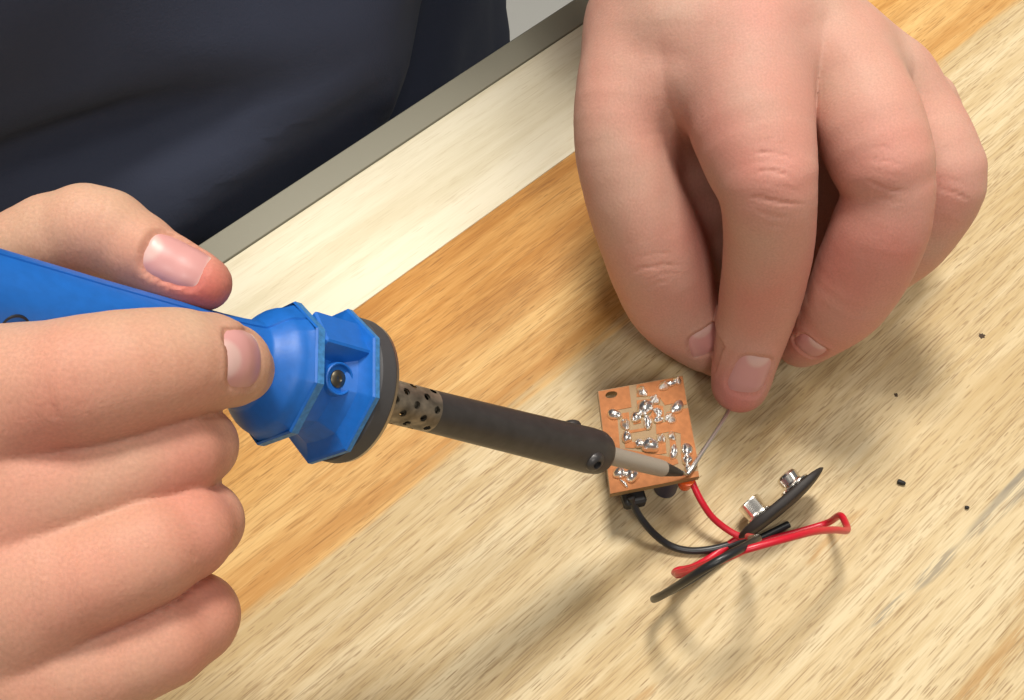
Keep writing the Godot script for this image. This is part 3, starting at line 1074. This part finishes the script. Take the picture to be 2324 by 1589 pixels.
	func slope(p: Vector3) -> Vector3:
		var all := everything()
		var e := 0.3
		return Vector3(raw(p + Vector3(e, 0, 0), all) - raw(p - Vector3(e, 0, 0), all), raw(p + Vector3(0, e, 0), all) - raw(p - Vector3(0, e, 0), all), raw(p + Vector3(0, 0, e), all) - raw(p - Vector3(0, 0, e), all)).normalized()

	# ---- surface nets, leaf by leaf
	const N := 6
	var cell := 0.6
	var lo := Vector3.ZERO
	var leaves := []
	var got := []

	func scan(big_lo: Vector3, big_hi: Vector3) -> void:
		lo = big_lo
		var side := cell * N
		var nx := int(ceil((big_hi.x - big_lo.x) / side))
		var ny := int(ceil((big_hi.y - big_lo.y) / side))
		var nz := int(ceil((big_hi.z - big_lo.z) / side))
		var all := everything()
		# blocks of 3 x 3 x 3 leaves first
		for bx in range(0, nx, 3):
			for by in range(0, ny, 3):
				for bz in range(0, nz, 3):
					var mid := lo + Vector3(bx + 1.5, by + 1.5, bz + 1.5) * side
					if absf(raw(mid, all)) > side * 1.5 * 1.74 + 0.8:
						continue
					var use := near(mid, side * 3 * 1.74 + 19.0)
					for x in 3:
						for y in 3:
							for z in 3:
								var c := lo + Vector3(bx + x + 0.5, by + y + 0.5, bz + z + 0.5) * side
								if absf(raw(c, use)) < side * 0.87 + 0.8:
									leaves.append(Vector3i(bx + x, by + y, bz + z))
		got.resize(16)

	func work(job: int) -> void:
		var verts := {}
		var edges := PackedInt64Array()
		var M := N + 1
		var f := PackedFloat32Array()
		f.resize(M * M * M)
		for li in range(job, leaves.size(), 16):
			var leaf: Vector3i = leaves[li]
			var base := lo + Vector3(leaf) * cell * N
			var mid := base + Vector3.ONE * cell * N * 0.5
			var reach := cell * N * 0.88
			var use := near(mid, reach * 2.0 + 18.0)
			var ns := nails.filter(func(n): return mid.distance_to(n.c) < 13.0 + reach)
			var cs := creases.filter(func(c): return mid.distance_to(c.c) < c.r + reach)
			var bs := bumps.filter(func(b): return mid.distance_to(b[0]) < b[1] * 2.5 + reach)
			var plus := 0
			for i in M:
				for j in M:
					var o0 := (i * M + j) * M
					var dm := raw(base + Vector3(i, j, N * 0.5) * cell, use)
					if absf(dm) > N * 0.5 * cell + 0.8:      # no skin along this row
						for k in M:
							f[o0 + k] = dm
						if dm > 0.0:
							plus += M
						continue
					for k in M:
						var p := base + Vector3(i, j, k) * cell
						var d := raw(p, use)
						if absf(d) < 1.6:
							d += detail(p, ns, cs, bs)
						f[(i * M + j) * M + k] = d
						if d > 0.0:
							plus += 1
			if plus == 0 or plus == M * M * M:
				continue
			for i in N:
				for j in N:
					for k in N:
						var o := (i * M + j) * M + k
						var v0 := f[o]
						var v1 := f[o + 1]
						var v2 := f[o + M]
						var v3 := f[o + M + 1]
						var v4 := f[o + M * M]
						var v5 := f[o + M * M + 1]
						var v6 := f[o + M * M + M]
						var v7 := f[o + M * M + M + 1]
						var cx := leaf.x * N + i
						var cy := leaf.y * N + j
						var cz := leaf.z * N + k
						var key := ((cx << 20) | (cy << 10)) | cz
						var s := v0 > 0.0
						if s != (v4 > 0.0):
							edges.append((key << 4) | (0 << 1) | int(s))
						if s != (v2 > 0.0):
							edges.append((key << 4) | (1 << 1) | int(s))
						if s != (v1 > 0.0):
							edges.append((key << 4) | (2 << 1) | int(s))
						var pos := int(v0 > 0) + int(v1 > 0) + int(v2 > 0) + int(v3 > 0) + int(v4 > 0) + int(v5 > 0) + int(v6 > 0) + int(v7 > 0)
						if pos == 0 or pos == 8:
							continue
						var sum := Vector3.ZERO
						var cnt := 0
						# the twelve edges of the cell
						if (v0 > 0) != (v1 > 0): sum += Vector3(0, 0, v0 / (v0 - v1)); cnt += 1
						if (v2 > 0) != (v3 > 0): sum += Vector3(0, 1, v2 / (v2 - v3)); cnt += 1
						if (v4 > 0) != (v5 > 0): sum += Vector3(1, 0, v4 / (v4 - v5)); cnt += 1
						if (v6 > 0) != (v7 > 0): sum += Vector3(1, 1, v6 / (v6 - v7)); cnt += 1
						if (v0 > 0) != (v2 > 0): sum += Vector3(0, v0 / (v0 - v2), 0); cnt += 1
						if (v1 > 0) != (v3 > 0): sum += Vector3(0, v1 / (v1 - v3), 1); cnt += 1
						if (v4 > 0) != (v6 > 0): sum += Vector3(1, v4 / (v4 - v6), 0); cnt += 1
						if (v5 > 0) != (v7 > 0): sum += Vector3(1, v5 / (v5 - v7), 1); cnt += 1
						if (v0 > 0) != (v4 > 0): sum += Vector3(v0 / (v0 - v4), 0, 0); cnt += 1
						if (v1 > 0) != (v5 > 0): sum += Vector3(v1 / (v1 - v5), 0, 1); cnt += 1
						if (v2 > 0) != (v6 > 0): sum += Vector3(v2 / (v2 - v6), 1, 0); cnt += 1
						if (v3 > 0) != (v7 > 0): sum += Vector3(v3 / (v3 - v7), 1, 1); cnt += 1
						var t := sum / cnt
						var u := Vector3.ONE - t
						var n := Vector3(
							(v4 - v0) * u.y * u.z + (v5 - v1) * u.y * t.z + (v6 - v2) * t.y * u.z + (v7 - v3) * t.y * t.z,
							(v2 - v0) * u.x * u.z + (v3 - v1) * u.x * t.z + (v6 - v4) * t.x * u.z + (v7 - v5) * t.x * t.z,
							(v1 - v0) * u.x * u.y + (v3 - v2) * u.x * t.y + (v5 - v4) * t.x * u.y + (v7 - v6) * t.x * t.y).normalized()
						verts[key] = [base + (Vector3(i, j, k) + t) * cell, n]
		got[job] = [verts, edges]

	func mesh_into(vs: PackedVector3Array, ns: PackedVector3Array, cs: PackedColorArray, ts: PackedInt32Array, tone: Color) -> Array:
		var id := WorkerThreadPool.add_group_task(work, 16, 8, true)
		WorkerThreadPool.wait_for_group_task_completion(id)
		var index := {}
		var spots := noise.duplicate()
		spots.frequency = 0.055
		spots.fractal_octaves = 3
		for r in got:
			var verts: Dictionary = r[0]
			for key in verts:
				index[key] = vs.size()
				var p: Vector3 = verts[key][0]
				vs.append(p)
				ns.append(verts[key][1])
				var c := tone
				for b in blobs:
					var e: float = p.distance_to(b[0]) / b[1]
					if e < 2.2:
						c *= Color.WHITE.lerp(b[2], exp(-e * e))
				var w: float = spots.get_noise_3dv(p)
				c = c * (Color(1.0 + 0.04 * w, 1.0 - 0.12 * w, 1.0 - 0.12 * w))
				cs.append(Color(c.r, c.g, c.b))
		for r in got:
			for e in r[1]:
				var key: int = e >> 4
				var axis: int = (e >> 1) & 7
				var out: bool = (e & 1) == 1
				var da: int
				var db: int
				match axis:
					0: da = 1 << 10; db = 1
					1: da = 1; db = 1 << 20
					_: da = 1 << 20; db = 1 << 10
				var a = index.get(key)
				var b = index.get(key - da)
				var c = index.get(key - da - db)
				var d = index.get(key - db)
				if a == null or b == null or c == null or d == null:
					continue
				if out:
					ts.append(a); ts.append(b); ts.append(c); ts.append(a); ts.append(c); ts.append(d)
				else:
					ts.append(a); ts.append(c); ts.append(b); ts.append(a); ts.append(d); ts.append(c)
		return [vs, ns, cs, ts]

	func nail(ch: int, c0: Vector3, tip: Vector3, hw: float, hl: float, twist := 0.0) -> void:
		var c := hit((c0 + tip) * 0.5)
		var z := slope(c)
		var y := (hit(tip) - hit(c0))
		y = (y - z * y.dot(z)).normalized()
		var x := y.cross(z)
		if twist != 0.0:
			x = x.rotated(y, twist)
			z = z.rotated(y, twist)
		nails.append({"c": c, "X": x, "Y": y, "Z": z, "hw": hw, "hl": hl, "of": of_chain(ch)})

	func crease(dirs: Array, depth: float, w: float) -> void:
		var pts := []
		var mid := Vector3.ZERO
		for d in dirs:
			var p := hit(d)
			var out := 0.0
			for b in bumps:
				var e: float = p.distance_to(b[0]) / b[1]
				out += b[2] * exp(-e * e)
			pts.append(p + slope(p) * out)
			mid += pts[-1] / dirs.size()
		var r := 0.0
		for p in pts:
			r = maxf(r, p.distance_to(mid))
		creases.append({"pts": pts, "depth": depth, "w": w, "c": mid, "r": r + 3.0 * w + 0.5})

func nail_mesh(h: Hand, n: Dictionary, at: Vector3) -> ArrayMesh:
	var s := Soup.new()
	var all: PackedInt32Array = n.of
	var G := 26
	var rows := []
	var cols := []
	for j in G + 1:
		var row := []
		for i in G + 1:
			var a := -1.0 + 2.0 * i / G
			var b := -1.0 + 2.0 * j / G
			# square to rounded square
			var m := maxf(absf(a), absf(b))
			var l := pow(pow(absf(a), 3.5) + pow(absf(b), 3.5), 1.0 / 3.5)
			var k := m / l if l > 0 else 1.0
			var x := a * k
			var y := b * k
			var yy := minf(y, 0.35)
			var o: Vector3 = n.c + n.X * (x * n.hw) + n.Y * (yy * n.hl)
			var z := 6.0
			for q in 30:
				var d := h.raw(o + n.Z * z, all)
				if d < 0.005:
					break
				z -= d * 0.9
				if z < -6.0:
					break
			if y > yy:
				z -= (y - yy) * n.hl * 0.10 + (y - yy) * (y - yy) * n.hl * 0.14
			var rim := pow(m, 8.0)
			var lift := 0.02 - 0.5 * rim * (1.0 - smoothstep(0.6, 0.95, y)) - 0.1 * rim
			row.append(cw(n.c + n.X * (x * n.hw) + n.Y * (y * n.hl) + n.Z * (z + lift)))
			var lun := smoothstep(0.36, 0.24, Vector2(x * 0.75, y + 1.0).length() * 0.62)
			var edge := smoothstep(0.80, 0.9, y + 0.12 * x * x)
			var c := Color(0.62, 0.31, 0.295).lerp(Color(0.66, 0.43, 0.39), lun).lerp(Color(0.70, 0.56, 0.47), edge)
			cols.append(c)
		rows.append(row)
	s.grid(rows, false)
	s.cols = PackedColorArray(cols)
	return done(s, 80.0, at)

func pts_of(list: Array, s := 1.0) -> Array:
	return list.map(func(q): return [cp(q[0], q[1], q[2] * s), q[3] * s])

func dirs_of(list: Array) -> Array:
	return list.map(func(q): return cp(q[0], q[1], 100.0))

func left_hand() -> Hand:
	var h := Hand.new()
	h.cell = CELL
	h.noise.seed = 4
	h.noise.frequency = 0.11
	h.kout = 6.5
	# palm and wrist
	h.chain(pts_of([[1575, -440, 244, 15], [1600, -260, 234, 15], [1635, -110, 223, 13.5], [1690, 40, 213, 12]], 1.035), false)
	h.chain(pts_of([[1605, -440, 244, 15], [1670, -260, 234, 15], [1705, -90, 223, 13], [1775, 40, 215, 10.8], [1880, 125, 213, 9.3]], 1.035), false)
	h.chain(pts_of([[1610, -440, 250, 12], [1630, -260, 241, 12.5], [1720, -80, 232, 11.5], [1830, 95, 228, 9.3], [1985, 200, 224, 8.5]], 1.035), false)
	h.chain(pts_of([[1610, -220, 234, 14], [1520, -60, 228, 11], [1464, 60, 222, 9.8]], 1.035), false)
	h.chain(pts_of([[1640, 60, 228, 13], [1820, 180, 236, 13], [1940, 270, 240, 10]], 1.035), false)
	h.chain(pts_of([[1785, 40, 213, 9], [1838, 118, 211, 6.0]], 1.035), false)
	h.chain(pts_of([[1900, 110, 220, 8], [2030, 165, 216, 5.6]], 1.035), false)
	h.chain(pts_of([[1540, -80, 216, 11.5], [1545, 70, 211, 11], [1534, 165, 212, 9.5], [1532, 215, 216, 8]], 1.035), false)
	# web between thumb and forefinger, and the palm behind the fingers
	h.chain(pts_of([[1520, 40, 222, 10], [1520, 220, 222, 8.5], [1551, 330, 226.5, 8.3], [1594, 460, 232, 8.9], [1640, 560, 239, 9]], 1.035), false)
	h.chain(pts_of([[1760, 240, 236, 12], [1780, 440, 244, 11], [1800, 600, 250, 9]], 1.035), false)
	h.chain(pts_of([[1850, 300, 234, 10.5], [1905, 430, 236, 9], [1880, 560, 243, 8]], 1.035), false)
	var f := h.chains
	# thumb
	h.chain(pts_of([[1455, 60, 222, 10], [1420, 200, 215, 9.4], [1406, 314, 214.1, 8.59], [1431, 427, 216.3, 9.02], [1472, 534, 220.5, 9.78], [1500, 610, 224.7, 9.97], [1522, 672, 228.9, 9.49], [1560, 726, 233.1, 8.4], [1604, 772, 237.1, 6.86], [1628, 797, 240.1, 5.59]], 1.035))
	# index
	h.chain(pts_of([[1690, 40, 213, 12.2], [1692, 170, 206, 12.0], [1708, 290, 202, 11.0], [1730, 375, 200, 9.6], [1744, 440, 200, 8.4], [1744, 560, 208, 8.15], [1724, 680, 218.5, 7.8], [1708, 745, 223, 7.2], [1690, 820, 227, 6.4], [1680, 872, 229.5, 5.9]], 1.035))
	# middle
	h.chain(pts_of([[1880, 125, 213, 9.3], [1940, 205, 207, 9.3], [1976, 295, 203.5, 9.6], [2005, 375, 202, 8.9], [2019, 430, 203, 7.9], [1996, 520, 207, 8.8], [1958, 610, 213, 8.7], [1920, 682, 218, 7.8], [1870, 734, 225, 6.6], [1820, 776, 233, 5.4]], 1.035))
	# ring
	h.chain(pts_of([[1985, 200, 224, 8.5], [2070, 270, 219, 8.6], [2120, 350, 216.5, 8.3], [2136, 424, 217, 8.1], [2066, 534, 224, 8.0], [1982, 602, 232, 7.6], [1930, 660, 238, 6.8]], 1.035))
	# little finger
	h.chain(pts_of([[1985, 215, 235, 7.5], [2104, 232, 231, 5.9], [2112, 330, 236, 6.2], [2090, 430, 240, 6], [2030, 540, 244, 5.6], [1960, 620, 246, 5.2]], 1.035))
	# nails
	h.nail(f + 1, cp(1726, 806, 100), cp(1680, 912, 100), 4.0, 5.8, 0.0)
	h.nail(f, cp(1590, 745, 100), cp(1618, 815, 100), 4.0, 4.4, 0.25)
	h.nail(f + 2, cp(1868, 775, 100), cp(1806, 812, 100), 3.2, 3.6, -0.25)
	# bone under the skin
	h.bumps = []
	for q in [[1748, 20, 7.0, 0.9], [1905, 95, 6.0, 0.7], [1770, 415, 5.0, 0.5], [2020, 395, 5.0, 0.5], [2165, 420, 4.5, 0.5], [1470, 640, 5.0, 0.5], [1780, -60, 5.0, -0.4], [1850, 60, 5.0, -0.5]]:
		h.bumps.append([h.hit(cp(q[0], q[1], 100)), q[2], q[3]])
	# wrinkles over the knuckles
	h.crease(dirs_of([[1708, 350], [1725, 346], [1760, 348], [1790, 358], [1806, 372]]), 0.224, 0.346)
	h.crease(dirs_of([[1708, 396], [1735, 388], [1770, 392], [1806, 412]]), 0.258, 0.346)
	h.crease(dirs_of([[1700, 446], [1730, 450], [1780, 460], [1826, 466]]), 0.275, 0.366)
	h.crease(dirs_of([[1715, 476], [1755, 490], [1795, 496]]), 0.138, 0.432)
	h.crease(dirs_of([[1738, 692], [1765, 694], [1795, 702]]), 0.155, 0.385)
	h.crease(dirs_of([[1975, 338], [2005, 334], [2030, 346]]), 0.138, 0.385)
	h.crease(dirs_of([[1972, 364], [2005, 364], [2045, 374]]), 0.207, 0.346)
	h.crease(dirs_of([[1968, 408], [2010, 426], [2060, 436]]), 0.224, 0.366)
	h.crease(dirs_of([[1920, 714], [1945, 718], [1965, 722]]), 0.173, 0.385)
	h.crease(dirs_of([[2128, 424], [2170, 440], [2200, 456]]), 0.224, 0.385)
	h.crease(dirs_of([[1425, 622], [1460, 606], [1510, 600], [1560, 606]]), 0.155, 0.432)
	h.crease(dirs_of([[1448, 660], [1490, 640], [1520, 634]]), 0.120, 0.432)
	for q in [[[1716, 322], [1750, 320], [1785, 330]], [[1700, 372], [1735, 366], [1780, 374], [1812, 392]], [[1705, 420], [1745, 416], [1790, 428], [1820, 436]], [[1725, 508], [1760, 514], [1790, 516]], [[1985, 352], [2010, 350], [2038, 358]], [[1975, 388], [2015, 394], [2058, 406]], [[1985, 446], [2020, 456], [2062, 460]], [[2140, 402], [2172, 412], [2204, 428]], [[1440, 584], [1490, 574], [1540, 578]], [[1460, 640], [1500, 622], [1545, 618]], [[1690, 724], [1730, 730], [1770, 734]], [[1900, 688], [1940, 694], [1980, 690]]]:
		h.crease(dirs_of(q), 0.075, 0.38)
	# flushed skin over joints and at fingertips
	var flush := Color(1.0, 0.80, 0.84)
	for q in [[1765, 410, 8, 0.7], [2010, 390, 8, 0.6], [2160, 430, 8, 0.8], [1640, 880, 7, 1.2], [1690, 930, 6, 1.2], [1620, 330, 9, 0.5], [1560, 480, 9, 0.4], [1740, 60, 12, 0.5], [1900, 330, 9, 0.6], [1880, 560, 9, 0.6], [1600, 560, 8, 0.7], [1940, 760, 7, 0.7], [1820, 790, 8, 1.0], [2050, 560, 12, 0.7], [1720, 700, 11, 0.7], [1960, 640, 12, 0.5], [1520, 700, 10, 0.5], [1560, 250, 14, 0.4]]:
		h.blobs.append([h.hit(cp(q[0], q[1], 100)), float(q[2]), Color.WHITE.lerp(flush, q[3])])
	h.scan(Vector3(8, -26, -278), Vector3(110, 112, -184))
	return h

func right_hand() -> Hand:
	var h := Hand.new()
	h.cell = CELL
	h.noise.seed = 9
	h.noise.frequency = 0.11
	h.kout = 5.5
	var z := 0.838
	# palm, back of the hand and wrist
	h.chain(pts_of([[-760, 1150, 190, 20], [-480, 1080, 178, 19], [-300, 1000, 165, 15], [-130, 930, 152, 11.5]], z), false)
	h.chain(pts_of([[-760, 1280, 190, 20], [-460, 1250, 175, 19], [-280, 1200, 163, 14], [-110, 1150, 154, 11]], z), false)
	h.chain(pts_of([[-740, 1400, 190, 18], [-440, 1420, 175, 16], [-250, 1400, 162, 13], [-60, 1370, 154, 10.5]], z), false)
	h.chain(pts_of([[-440, 1500, 178, 13], [-240, 1560, 165, 12], [-20, 1570, 158, 10]], z), false)
	h.chain(pts_of([[-480, 900, 190, 15], [-300, 760, 190, 13], [-120, 680, 184, 9.5]], z), false)
	h.chain(pts_of([[-260, 1000, 186, 12], [-160, 1300, 186, 14], [-100, 1500, 180, 11]], z), false)
	h.chain(pts_of([[-80, 1040, 158, 7], [-20, 1040, 157, 5]], z), false)
	h.chain(pts_of([[-80, 1265, 156, 7], [30, 1268, 155, 5.5]], z), false)
	h.chain(pts_of([[-40, 1470, 157, 7.5], [85, 1465, 155, 5.5]], z), false)
	var f := h.chains
	# thumb
	h.chain(pts_of([[-120, 690, 184, 9.6], [20, 600, 182, 7.6], [120, 545, 181, 7.4], [196, 522, 180, 7.3], [240, 530, 180, 7.1], [310, 570, 180, 6.3], [380, 610, 180, 5.5], [430, 633, 180, 5.0], [462, 643, 180, 4.55]], 0.822))
	# index
	h.chain(pts_of([[-130, 930, 150, 11], [0, 897, 148, 9.2], [100, 882, 147, 8.7], [180, 868, 147, 8.6], [290, 846, 149, 8.3], [400, 826, 153, 7.6], [470, 822, 157, 6.9], [520, 830, 162, 6.0], [542, 838, 166, 5.3]], 0.86))
	# middle
	h.chain(pts_of([[-110, 1150, 155, 10.5], [40, 1130, 153, 8.6], [160, 1105, 154, 8.0], [300, 1062, 156, 7.4], [400, 1030, 159, 6.6], [446, 1012, 163, 5.8], [440, 1015, 172, 5.8], [370, 1020, 180, 5.8]], z))
	# ring
	h.chain(pts_of([[-60, 1370, 154, 10], [80, 1345, 151, 8.3], [220, 1300, 151, 7.6], [340, 1250, 153, 7.2], [420, 1210, 157, 6.6], [456, 1188, 162, 6.0], [450, 1180, 171, 5.8], [380, 1180, 180, 5.8]], z))
	# little finger
	h.chain(pts_of([[-20, 1570, 158, 9], [120, 1545, 155, 7.8], [250, 1500, 155, 7.2], [370, 1450, 157, 6.8], [435, 1405, 161, 6.5], [440, 1395, 170, 5.8], [380, 1390, 178, 5.6]], z))
	h.nail(f, cp(336, 556, 100), cp(472, 612, 100), 3.3, 4.4, 0.0)
	h.nail(f + 1, cp(540, 812, 100), cp(604, 812, 100), 3.7, 3.9, 0.0)
	# wrinkles
	h.crease(dirs_of([[250, 432], [238, 470], [226, 520]]), 0.135, 0.380)
	h.crease(dirs_of([[172, 440], [142, 480], [138, 540]]), 0.105, 0.427)
	h.crease(dirs_of([[105, 850], [106, 885], [118, 930], [140, 965]]), 0.150, 0.380)
	h.crease(dirs_of([[158, 845], [172, 872], [180, 920], [190, 950]]), 0.135, 0.380)
	h.crease(dirs_of([[345, 960], [370, 1005], [400, 1052]]), 0.135, 0.380)
	h.crease(dirs_of([[430, 1248], [446, 1270]]), 0.120, 0.380)
	h.crease(dirs_of([[470, 850], [478, 890]]), 0.090, 0.475)
	var flush := Color(1.0, 0.76, 0.80)
	for q in [[480, 660, 6.5, 1.35], [430, 672, 6, 1.1], [390, 600, 6, 0.6], [200, 600, 7, 0.4], [150, 850, 8, 0.3], [140, 940, 7, 0.4], [540, 780, 4, 0.7], [440, 1000, 7, 0.8], [470, 1160, 8, 0.7], [60, 1330, 12, 0.5], [500, 1380, 8, 0.7], [40, 1040, 8, 0.5], [250, 1480, 12, 0.4]]:
		h.blobs.append([h.hit(cp(q[0], q[1], 100)), float(q[2]), Color.WHITE.lerp(flush, q[3])])
	h.scan(Vector3(-108, -56, -172), Vector3(-18, 30, -112))
	return h

func person() -> void:
	var base := bench(-26, -185, -900)
	var o := thing("person", "person in a dark navy apron soldering with both hands at the bench", "person", base)
	var vs := PackedVector3Array()
	var ns := PackedVector3Array()
	var cs := PackedColorArray()
	var ts := PackedInt32Array()
	var lh := left_hand()
	var rh := right_hand()
	for q in [[lh, Color(0.665, 0.375, 0.288)], [rh, Color(0.645, 0.375, 0.256)]]:
		var r: Array = q[0].mesh_into(vs, ns, cs, ts, q[1])
		vs = r[0]
		ns = r[1]
		cs = r[2]
		ts = r[3]
	for i in vs.size():
		vs[i] = cw(vs[i]) - base
		ns[i] = cam_xf.basis * ns[i]
	# forearms, from the wrists to the sleeves
	for q in [[[cp(-470, 1200, 148), 0.010], [cp(-640, 1270, 153), 0.0185], [bench(-200, -50, 96), 0.024], [bench(-265, -88, 94), 0.030], [bench(-330, -130, 90), 0.034]], [[cp(1640, -190, 244), 0.010], [cp(1602, -330, 252), 0.0175], [bench(112, -82, 80), 0.0225], [bench(150, -130, 92), 0.029], [bench(190, -190, 110), 0.034]]]:
		var s := Soup.new()
		var way := []
		var wide := []
		for k in q.size():
			way.append(cw(q[k][0]) if k < 2 else q[k][0])
			wide.append(q[k][1])
		tube(s, way, 0.02, 36, 8, wide)
		var m := done(s, 80.0, base)
		var arr := m.surface_get_arrays(0)
		var f := vs.size()
		vs.append_array(arr[Mesh.ARRAY_VERTEX])
		ns.append_array(arr[Mesh.ARRAY_NORMAL])
		for i in arr[Mesh.ARRAY_VERTEX].size():
			cs.append(Color(0.58, 0.33, 0.23))
		for i in arr[Mesh.ARRAY_INDEX]:
			ts.append(f + i)
	var all := []
	all.resize(Mesh.ARRAY_MAX)
	all[Mesh.ARRAY_VERTEX] = vs
	all[Mesh.ARRAY_NORMAL] = ns
	all[Mesh.ARRAY_COLOR] = cs
	all[Mesh.ARRAY_INDEX] = ts
	var mesh := ArrayMesh.new()
	mesh.add_surface_from_arrays(Mesh.PRIMITIVE_TRIANGLES, all)
	var skin := mat(Color.WHITE, 0.6, 0.0, 0.4)
	skin.vertex_color_use_as_albedo = true
	skin.subsurf_scatter_enabled = true
	skin.subsurf_scatter_strength = 0.12
	skin.albedo_texture = speckle(0.045, 4, 62, 512, 0.10)
	grain(skin, pores(), 0.07, 0.05)
	var body := part("body", mesh, skin, o)
	var plate := mat(Color.WHITE, 0.36, 0.0, 0.45)
	plate.vertex_color_use_as_albedo = true
	for h in [lh, rh]:
		for n in h.nails:
			part("fingernail", nail_mesh(h, n, base), plate, body)
	garment(o, base)

func pores() -> NoiseTexture2D:      # the fine net of lines in skin
	var t := speckle(0.032, 3, 63, 512)
	var n: FastNoiseLite = t.noise
	n.noise_type = FastNoiseLite.TYPE_CELLULAR
	n.cellular_return_type = FastNoiseLite.RETURN_DISTANCE2_SUB
	n.cellular_jitter = 0.9
	n.domain_warp_enabled = true
	n.domain_warp_amplitude = 8.0
	return t

func garment(o: Node3D, base: Vector3) -> void:
	var s := Soup.new()
	var rows := []
	var nz := FastNoiseLite.new()
	nz.seed = 12
	nz.frequency = 0.012
	# [u, y, along u, along y, amount, turn]
	var folds := [[16.0, 10.0, 42.0, 30.0, 16.0, 0.55], [-44.0, 25.0, 40.0, 7.0, -11.0, -0.15], [-40.0, 2.0, 34.0, 12.0, 6.0, -0.15], [92.0, -5.0, 44.0, 90.0, -12.0, 0.0], [-15.0, -14.0, 2.6, 12.0, 2.2, 0.3], [30.0, -44.0, 70.0, 14.0, -12.0, 0.45], [-60.0, 66.0, 34.0, 24.0, 9.0, 0.3]]
	for i in 131:
		var y := -330.0 + 660.0 * i / 130.0
		if i > 30 and i < 100:
			y = -160.0 + 280.0 * (i - 30) / 70.0
		elif i <= 30:
			y = -330.0 + 170.0 * i / 30.0
		else:
			y = 120.0 + 260.0 * (i - 100) / 30.0
		var row := []
		for j in 220:
			var a := TAU * j / 220
			# finer towards the front
			var ph := a + 0.55 * sin(a) * 1.0
			var fu := -sin(ph) * 170.0
			var fv := -cos(ph) * 100.0
			var lean := 0.33 * y if y > 0 else 0.02 * y
			var p := Vector3(-26.0 + fu, y, -185.0 - fv * 1.0 - lean * (1.0 if fv < 0 else 0.3))
			var d := 3.0 * nz.get_noise_3d(p.x, y, p.z) + 1.2 * nz.get_noise_3d(p.x * 3, y * 3, p.z * 3)
			if fv < 0:
				for f in folds:
					var q := Vector2(p.x - f[0], y - f[1]).rotated(-f[5])
					d += f[4] * exp(-pow(q.x / f[2], 2) - pow(q.y / f[3], 2))
			var nrm := Vector3(fu / (170.0 * 170.0), 0, -fv / (100.0 * 100.0)).normalized()
			p += nrm * d
			p.z = minf(p.z, -76.0 - 3.0 * exp(-maxf(0.0, -76.0 - p.z) / 3.0))
			row.append(bench(p.x, p.z, p.y))
		row.reverse()
		rows.append(row)
	rows.reverse()
	s.grid(rows, true)
	s.fan(rows[0], bench(-26, -185, 400), true)
	# sleeves
	tube(s, [bench(-190, -200, 330), bench(-300, -170, 210), bench(-325, -130, 96)], 0.05, 28, 8, [0.07, 0.06, 0.05])
	tube(s, [bench(140, -210, 330), bench(205, -220, 230), bench(186, -186, 112)], 0.05, 28, 8, [0.07, 0.06, 0.05])
	var m := mat(lin(0.024, 0.032, 0.062), 0.85)
	m.rim_enabled = true
	m.rim = 0.12
	m.rim_tint = 0.8
	grain(m, speckle(0.2, 2, 77, 256), 0.03, 0.08)
	part("apron", done(s, 80.0, base), m, o)
